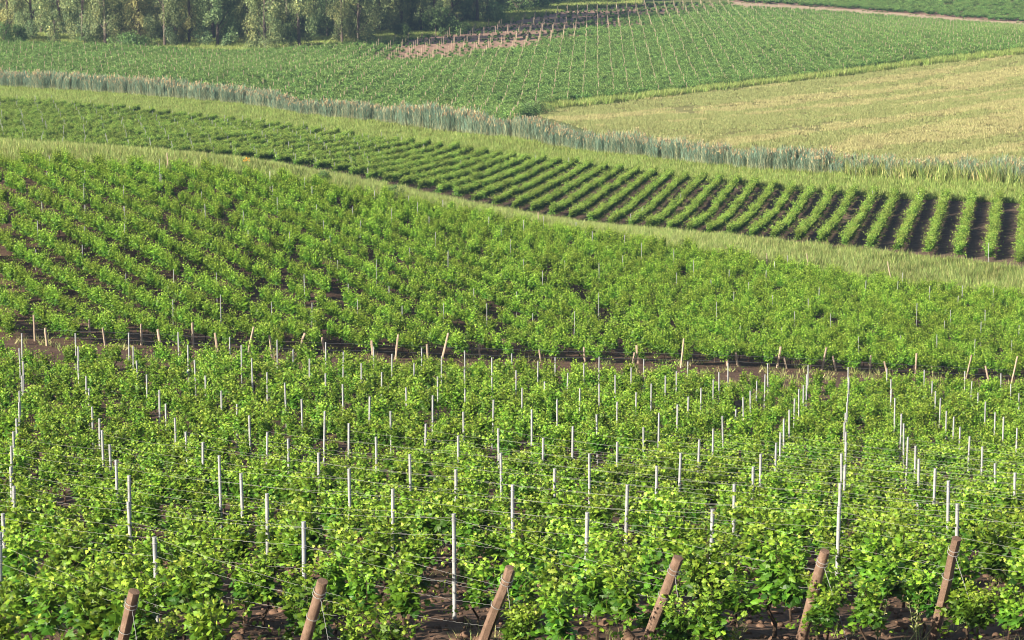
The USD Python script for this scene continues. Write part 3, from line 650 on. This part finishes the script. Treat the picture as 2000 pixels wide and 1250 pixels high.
tree_zone = between(K['far_back'], push(K['far_back'], 30.0)).difference(P_TRACK.union(P_FAR2)).difference(shapely.box(at(1250, 8, 690)[0], 500, 400, 900))
grass('wood_edge_grass', scatter(tree_zone, .9, g), 'grass_blade', 'grass along the foot of the eucalyptus trees', 'grass', g, 50, .9, .08, .9, .35, .4)
strip = between(push(near_back, -1.0), push(K['mid_front'], 1.0))
grass('strip_weeds', scatter(strip, .35, g), 'dry_grass_blade', 'dry weeds scattered along the bare dirt strip', 'weeds', g, 22, .4, .02, .3, .5, .5)
wp_ = scatter(P_WHEAT, .85, g)
path_lines = [shapely.LineString([surf(*p[:2])[:2] for p in l]) for l in ([(1330, 222, 342), (1322, 215, 348), (1340, 208, 354), (1500, 200, 362), (1750, 182, 376), (2000, 165, 388)], [(1352, 224, 341), (1348, 216, 347), (1362, 210, 352), (1500, 204, 358), (1750, 187, 372), (2000, 170, 384)],
             [(1410, 268, 304), (1420, 262, 308), (1500, 254, 313), (1560, 250, 316)], [(1572, 256, 312), (1566, 248, 317), (1500, 243, 321)], [(1596, 256, 312), (1598, 247, 318), (1625, 238, 325), (1800, 228, 332), (2000, 220, 338)])]
wd = np.min([shapely.distance(l, shapely.points(wp_[:, :2])) for l in path_lines], 0)
wp_ = wp_[wd > .75]
e0 = unit(at(1040, 218, 334)[:2] - at(2000, 107, 440)[:2]); along, across_ = wp_[:, :2] @ e0, wp_[:, :2] @ np.array([-e0[1], e0[0]])
tone = meshkit.fbm(np.column_stack([along * .02, across_ * .16, along * 0]), 3, 6) + .25 * (meshkit.noise(wp_ * .5, 2) - .5)
grass('cereal_stalks', wp_[tone > .54], 'wheat_blade', 'pale ripening cereal crop standing across the field on the right', 'cereal', g, 60, .42, .05, .75, .22, .4, (.9, 1.1))
grass('green_cereal_stalks', wp_[tone <= .54], 'green_wheat_blade', 'greener streaks of cereal crop between the pale ripening parts of the field', 'cereal', g, 60, .40, .05, .75, .25, .3, (.9, 1.1))

rg = scatter(between(push(K['reeds'], -1.0), push(K['reeds'], 6.0)), 1.3, g); rg = rg[(seen(rg)[0][:, 0] > 1560) & (g.random(len(rg)) < np.clip((seen(rg)[0][:, 0] - 1560) / 160, 0, 1))]
grass('reed_side_grass', rg, 'dry_grass_blade', 'tall yellowish green grass mixed into the right end of the reed bed', 'grass', g, 70, 1.6, .07, .6, .22, .25, (.7, 1.3))
def reed_clump(g, n=16, h=2.5, sp=.7):
    stems, P, T, N, S, W, A, q = [], [], [], [], [], [], [], []
    for k in range(n):
        b = np.array([g.uniform(-sp, sp), g.uniform(-sp, sp), -.1]); ln = h * g.uniform(.7, 1.12); d = np.array([g.normal(0, .07), g.normal(0, .07), 1]); tip = b + d * ln
        stems.append(tube(np.array([b, b + d * ln * .6, tip]), [.014, .011, .006], 3, cap=False))
        m = 11; t = np.linspace(.18, .95, m); ang = g.uniform(0, 6.28) + np.arange(m) * np.pi + g.normal(0, .4, m)
        sd = np.stack([np.cos(ang), np.sin(ang), g.uniform(.5, 1.5, m)], 1); P.append(b + d * ln * t[:, None]); T.append(sd); N.append(np.stack([-np.cos(ang) * .5, -np.sin(ang) * .5, np.ones(m)], 1))
        S.append(g.uniform(.4, .75, m)); W.append(np.full(m, .055)); A.append(np.clip((.1 if g.random() < .82 else .9) + g.normal(0, .15, m) + .5 * (t < .3), 0, 1))
        if g.random() < .17:
            m2 = 12; t2 = np.linspace(0, 1, m2); pp_ = tip + d * .35 * t2[:, None]; a2 = g.uniform(0, 6.28, m2)
            q.append((pp_, np.stack([np.cos(a2) * .5, np.sin(a2) * .5, np.full(m2, .9)], 1), g.uniform(.14, .30, m2)))
    P, T, N, S, W, A = map(np.concatenate, (P, T, N, S, W, A)); lv = leaves(P, T, N, S, W / S, A, g, BLADE)
    pl = None
    if q:
        p2, t2, s2 = (np.concatenate([x[k] for x in q]) for k in range(3)); pl = leaves(p2, t2, g.normal(0, 1, p2.shape), s2, np.full(len(p2), .38), g.random(len(p2)), g, CARD)
    return tubes(stems), lv, pl
path = '/World/reed_bed'; UsdGeom.PointInstancer.Define(stage, path); t = []; UsdGeom.Xform.Define(stage, path + '/prototypes')
for k in range(7):
    st, (lv, lf, lu), pl = reed_clump(g); x = UsdGeom.Xform.Define(stage, f'{path}/prototypes/reed_{k:02d}'); t.append(str(x.GetPath()))
    usdkit.mesh(stage, t[-1] + '/stems', st, L + 'reed_stem'); usdkit.mesh(stage, t[-1] + '/leaves', (lv, lf), L + 'reed_leaf', False, lu)
    if pl: usdkit.mesh(stage, t[-1] + '/plumes', (pl[0], pl[1]), L + 'reed_plume', False, pl[2])
rp = scatter(between(push(K['reeds'], .3), push(K['reeds'], 5.5)), 1.7, g)
un = seen(rp)[0][:, 0]; hs = np.interp(un, [0, 500, 1000, 1500, 1800, 2000], [.90, .92, 1.05, .90, .85, .95]) * g.uniform(.82, 1.15, len(rp))
hs *= .58 + .8 * meshkit.noise(rp * .12, 8)
keep = (un < 1620) | (g.random(len(rp)) < .4); rp, hs = rp[keep], hs[keep]
tag(instancer(path, t, rp, g.uniform(0, 6.28, len(rp)), np.column_stack([np.ones(len(rp)), np.ones(len(rp)), hs]), g.integers(0, 7, len(rp))), 'long bed of blue green reeds with tan plumes crossing the valley', 'reeds', None, 'stuff')

# ------------------------------------------------------------------ trees and bushes
def crown(g, H, R, base, clumps, per, card, mat_age, droop=1.0, colw=None):
    P, T, N, S, A = [], [], [], [], []
    for k in range(clumps):
        h = base + (H - base) * (k + g.random()) / clumps; fr = (h - base) / (H - base); env = R * (0.55 + .75 * math.sin(math.pi * min(1, fr * .85 + .12))) * (1 if fr < .85 else (1 - fr) / .15 * .7 + .3)
        a = g.uniform(0, 6.28); r = env * math.sqrt(g.uniform(.12, 1)); c = np.array([r * math.cos(a), r * math.sin(a), h]); sz = R * g.uniform(.30, .50)
        n = int(per * g.uniform(.7, 1.3)); d = unit(g.normal(0, 1, (n, 3))) * (g.random((n, 1))**.45) * np.array([sz, sz, sz * (1.2 + .7 * droop)])
        P.append(c + d); T.append(np.stack([g.normal(0, .45, n), g.normal(0, .45, n), -droop * np.ones(n) + g.normal(0, .5, n)], 1)); N.append(unit(d + .2 * c * [1, 1, 0] + 1e-6) + g.normal(0, .5, (n, 3)))
        S.append(card * g.uniform(.6, 1.3, n)); A.append(np.clip(g.normal(mat_age + g.normal(0, .12), .15, n), 0, 1))
    P, T, N, S, A = map(np.concatenate, (P, T, N, S, A)); return leaves(P, T, N, S, np.full(len(P), .55), A, g, CARD)
def limbs(g, H, R, base, n, r0):
    out = [tube(np.column_stack([np.cumsum(g.normal(0, .10, 7)) * R * .25, np.cumsum(g.normal(0, .1, 7)) * R * .25, np.linspace(-.4, H * .88, 7)]), np.linspace(r0, r0 * .2, 7), 8)]
    for k in range(n):
        h = base + (H * .75 - base) * g.random(); a = g.uniform(0, 6.28); e = np.array([math.cos(a) * R * .75, math.sin(a) * R * .75, h + R * g.uniform(.6, 1.4)]); s = np.array([0, 0, h]); out.append(tube(np.array([s, (s + e) / 2 - [0, 0, .15], e]), [r0 * .4, r0 * .28, r0 * .1], 5))
    return tubes(out)
KIND = {}
def tree_class(name, seed, H, R, base, clumps, per, card, age, mat, r0, droop=1.0):
    g = np.random.default_rng(seed); p = proto_class(name)
    usdkit.mesh(stage, p + '/trunk', limbs(g, H, R, base, 9, r0), L + 'bark', 40); v, f, u = crown(g, H, R, base, clumps, per, card, age, droop=droop); usdkit.mesh(stage, p + '/crown', (v, f), L + mat, False, u); KIND[name] = p
tree_class('slender_eucalyptus', 41, 19, 2.3, .6, 44, 250, .30, .45, 'eucalyptus_leaf', .28, .6)
tree_class('broad_eucalyptus', 42, 20, 3.3, .7, 48, 330, .32, .45, 'eucalyptus_leaf', .34, .4)
tree_class('yellowish_eucalyptus', 43, 18, 2.8, .9, 42, 280, .31, .85, 'eucalyptus_leaf', .3, .4)
tree_class('grey_eucalyptus', 44, 19, 3.0, .4, 46, 300, .31, .25, 'eucalyptus_leaf', .3, .4)
tree_class('high_eucalyptus', 45, 21, 3.4, 5.0, 60, 85, .45, .5, 'eucalyptus_leaf', .34)
tree_class('round_bush', 46, 3.4, 1.7, .2, 22, 80, .30, .3, 'bush_leaf', .09, .3)
tree_class('low_bush', 47, 1.9, 1.6, .1, 16, 70, .28, .55, 'bush_leaf', .07, .2)
tree_class('bright_shrub', 48, 4.2, 1.9, .3, 24, 70, .36, .95, 'bush_leaf', .09, .2)
tree_class('narrow_tree', 49, 6.5, 1.35, .5, 26, 70, .34, .35, 'eucalyptus_leaf', .12, .8)
gt = np.random.default_rng(77)
def plant(kind, u, v, Y, sc, label, cat, group=None, name=None):
    p = at(u, v, Y * 1.19) if Y > 300 else surf(u, v); sc = sc * 1.17 if Y > 300 else sc; p[2] = ground(p[:2])[0] - .1
    x = xform(name or ('eucalyptus_tree' if 'euca' in kind else kind), p, gt.uniform(0, 6.28), sc, KIND[kind]); tag(x, label, cat, group)
FRONT = [(15, 88, 447, 'yellowish_eucalyptus', 1.0), (62, 86, 446, 'broad_eucalyptus', .9), (160, 87, 446, 'slender_eucalyptus', 1.1), (205, 91, 438, 'broad_eucalyptus', .92), (272, 84, 452, 'yellowish_eucalyptus', .95), (322, 92, 440, 'grey_eucalyptus', .92), (370, 90, 446, 'yellowish_eucalyptus', .85), (424, 92, 443, 'grey_eucalyptus', 1.0),
         (482, 96, 446, 'slender_eucalyptus', .8), (518, 99, 437, 'broad_eucalyptus', .95), (586, 99, 439, 'slender_eucalyptus', 1.1), (668, 90, 452, 'slender_eucalyptus', .85), (700, 87, 454, 'broad_eucalyptus', .95), (822, 66, 480, 'broad_eucalyptus', .85), (928, 40, 520, 'slender_eucalyptus', .9), (1003, 30, 545, 'grey_eucalyptus', .8)]
desc = {'yellowish_eucalyptus': 'yellowish olive eucalyptus', 'high_eucalyptus': 'high crowned eucalyptus', 'broad_eucalyptus': 'broad grey green eucalyptus', 'grey_eucalyptus': 'dull grey green eucalyptus', 'slender_eucalyptus': 'slender columnar olive green eucalyptus'}
place = ['at the left edge of the wood', 'behind the dark bush at the far left', 'right of the narrow young tree', 'with a wide skirt in the left part of the wood', 'in the brightest part of the wood', 'just right of the brightest yellow tree', 'between two grey trees', 'left of the bare reddish soil patch',
         'behind the reddish soil patch', 'right of the reddish soil patch', 'directly left of the dark gap in the wood', 'directly right of the dark gap in the wood', 'reaching down to the bright grass right of the dark gap', 'behind the round bush at the end of the wood', 'in shade left of the bright shrub', 'right of the bright shrub at the end of the wood']
for (u, v, Y, kd, s), pl in zip(FRONT, place):
    plant(kd, u, v, Y, s, f'{desc[kd]} {pl}', 'tree', 'eucalyptus trees of the wood edge')
for r_, (Y0, n, off) in enumerate(((466, 15, 0), (484, 15, 30), (505, 16, 10), (530, 16, 40))):
    for k in range(n):
        u = -60 + off + k * 70 + gt.normal(0, 10); back_v = 70 - r_ * 12
        Y = Y0 + max(0, u - 700) * .16 + gt.uniform(-4, 4)
        if 1060 < u: continue
        p = at(u, back_v, Y); ok_ = True
        plant(['broad_eucalyptus', 'grey_eucalyptus', 'slender_eucalyptus'][gt.integers(0, 3)], u, back_v, Y, gt.uniform(.95, 1.2), 'shaded dark eucalyptus deeper inside the wood behind the front trees', 'tree', 'shaded trees inside the wood')
for kd, u, v, Y, s, lab in [('round_bush', 8, 86, 436, 1.15, 'dark green bush at the left edge in front of the wood'), ('round_bush', 34, 84, 438, 1.0, 'dark green bush beside the one at the left edge'), ('narrow_tree', 106, 90, 436, .95, 'narrow grey green young tree standing alone in front of the wood'),
                            ('low_bush', 165, 92, 438, 1.0, 'low green bush in the shade right of the narrow young tree'), ('low_bush', 235, 93, 434, 1.2, 'low spreading green bush at the foot of the broad tree'), ('low_bush', 262, 92, 435, 1.3, 'wide green bush under the yellow tree'), ('low_bush', 285, 91, 436, 1.0, 'small green bush right of the wide bush under the yellow tree'),
                            ('round_bush', 786, 76, 466, .8, 'rounded bush in the shadow before the tall trees'), ('round_bush', 850, 68, 476, 1.25, 'broad dark bush at the end of the wood'), ('round_bush', 868, 66, 478, 1.35, 'tall rounded green bush at the end of the wood'), ('low_bush', 888, 66, 478, 1.3, 'low dark bush right of the tall rounded bush'),
                            ('bright_shrub', 966, 46, 508, 1.0, 'bright green shrub above the brown vineyard corner'), ('low_bush', 1010, 34, 540, 1.6, 'dark grey green bush at the top centre'), ('low_bush', 1045, 27, 556, 1.5, 'olive bush at the top edge right of the centre'), ('low_bush', 1080, 22, 572, 1.6, 'pale olive bush right of the olive bush at the top edge')]:
    plant(kd, u, v, Y, s, lab, 'bush' if kd != 'narrow_tree' else 'tree')

for u, v, lab in [(1036, 226, 'low green bush at the corner where the reeds meet the cereal field'), (1058, 222, 'small green bush right of the low bush at the cereal field corner')]:
    plant('low_bush', u, v, 0, .85, lab, 'bush')
# dark shrubs on the grass bank
for u, v, Y, s in [(632, 362, 200, .32), (770, 392, 200, .36)]:
    plant('round_bush', u, v, Y, s, 'small bushy weed clump growing in the grass bank above the middle block', 'bush', 'weed clumps on the grass bank', 'bank_bush')

# ------------------------------------------------------------------ small things in front
g = np.random.default_rng(88)
cl = []
base_c = trimesh.creation.icosphere(1, 1.0)
path = '/World/soil_clods'; UsdGeom.PointInstancer.Define(stage, path); UsdGeom.Xform.Define(stage, path + '/prototypes'); t = []
for k in range(6):
    v = np.array(base_c.vertices); v = v * (0.65 + .7 * meshkit.noise(v * 1.7 + k * 9.1, k))[:, None] * [1, .85, .6]; usdkit.mesh(stage, f'{path}/prototypes/clod_{k}', (v, np.array(base_c.faces)), L + 'near_soil', 50); t.append(f'{path}/prototypes/clod_{k}')
n = 9000; xy = np.column_stack([g.uniform(-14, 16, n), g.uniform(31, 60, n)]); xy2 = np.column_stack([g.uniform(-30, 35, 5000), g.uniform(108, 152, 5000)]); xy2 = xy2[shapely.contains_xy(strip, xy2[:, 0], xy2[:, 1])]
P = np.vstack([onto(xy, .01), onto(xy2, .01)]); P = P[in_view(P, 20, 60)[0]]; n = len(P)
tag(instancer(path, t, P, g.uniform(0, 6.28, n), .03 + .09 * g.random(n)**3, g.integers(0, 6, n)), 'brown clods of earth scattered on the soil between the vines', 'soil clods', None, 'stuff')
grass('row_weeds', np.vstack([onto(np.column_stack([g.uniform(-14, 16, 260), g.uniform(31, 62, 260)]))]), 'dry_grass_blade', 'thin dry weeds on the soil between the nearest vines', 'weeds', g, 16, .28, .008, .2, .5, .4)
def tall_weed(u, v, Y, h, lab, seed):
    g = np.random.default_rng(seed); p = at(u, v, Y); p[2] = ground(p[:2])[0]; x = xform('tall_weed', p); st, P, T = [], [], []
    for k in range(4):
        e = np.array([g.normal(0, .09), g.normal(0, .09), h * g.uniform(.6, 1)]); st.append(tube(np.array([[0, 0, -.05], e * .5 + g.normal(0, .01, 3), e]), [.008, .006, .003], 4)); m = 22
        tt = np.linspace(.15, 1, m)[:, None]; a = g.uniform(0, 6.28, m); P.append(e * tt); T.append(np.stack([np.cos(a), np.sin(a), g.uniform(.3, 1, m)], 1))
    P, T = np.concatenate(P), np.concatenate(T); v_, f_, u_ = leaves(P, T, g.normal(0, 1, P.shape), g.uniform(.05, .11, len(P)), np.full(len(P), .3), g.uniform(.3, 1, len(P)), g, CARD)
    obj('stems', tubes(st), 'reed_stem', str(x.GetPath())); obj('leaves', (v_, f_), 'grass_blade', str(x.GetPath()), False, u_); tag(x, lab, 'weed')
tall_weed(1788, 1262, 37.4, .75, 'tall thin pale green weed on the bare soil at the bottom right', 1)
tall_weed(1715, 1262, 37.0, .65, 'slender weed left of the tall weed at the bottom right', 2)
tall_weed(1430, 1275, 35.6, .5, 'spindly weed at the bottom edge right of the centre', 3)
# a bag at the foot of a post and a flowering plant on the bank
p = at(371, 723, 110); p[2] = ground(p[:2])[0] + .75; b = trimesh.creation.icosphere(2, 1.0); v = np.array(b.vertices); v = v * (.75 + .5 * meshkit.noise(v * 2.0, 3))[:, None] * [.17, .13, .13]
x = xform('bag', p); obj('sack', (v, np.array(b.faces)), 'bag_plastic', str(x.GetPath()), 60)
v2 = np.array(b.vertices) * [.09, .06, .05] + [-.04, -.08, .08]; obj('label_patch', (v2, np.array(b.faces)), 'bag_white', str(x.GetPath()), 60); tag(x, 'small dark blue and white bag tied to a metal post near the dirt strip', 'bag')
p = surf(482, 330); p[2] = ground(p[:2])[0]; x = xform('flowering_plant', p); g = np.random.default_rng(5)
P = g.normal(0, .15, (26, 3)) * [1, 1, .6] + [0, 0, .7]; v_, f_, u_ = leaves(P, g.normal(0, 1, P.shape), g.normal(0, 1, P.shape), np.full(26, .13), np.full(26, .8), np.full(26, .5), g, CARD); obj('flowers', (v_, f_), 'petal', str(x.GetPath()), False, u_)
v_, f_, u_ = tuft(g, 40, .7, .03, .25, .3, .1); obj('leaves', (v_, f_), 'grass_blade', str(x.GetPath()), False, u_); tag(x, 'small orange flowering plant on the grassy crest at the left', 'plant')

# ------------------------------------------------------------------ the air
usdkit.material(stage, L + 'haze_look', {'v': ('principled_volume', {'color': (.42, .62, 1.0), 'density': 0.00008, 'anisotropy': 0.0})}, volume='v.volume')
zmin = gv[:, 2].min() - 1.5; zmax = max(H0 + 60, gv[:, 2].max() + 2)
hz = trimesh.creation.box((8200, 8200, zmax - zmin)); hz.apply_translation((0, 0, (zmax + zmin) / 2))
tag(obj('haze', hz, 'haze_look'), 'faint bluish haze in the air over the fields', None, None, 'stuff')
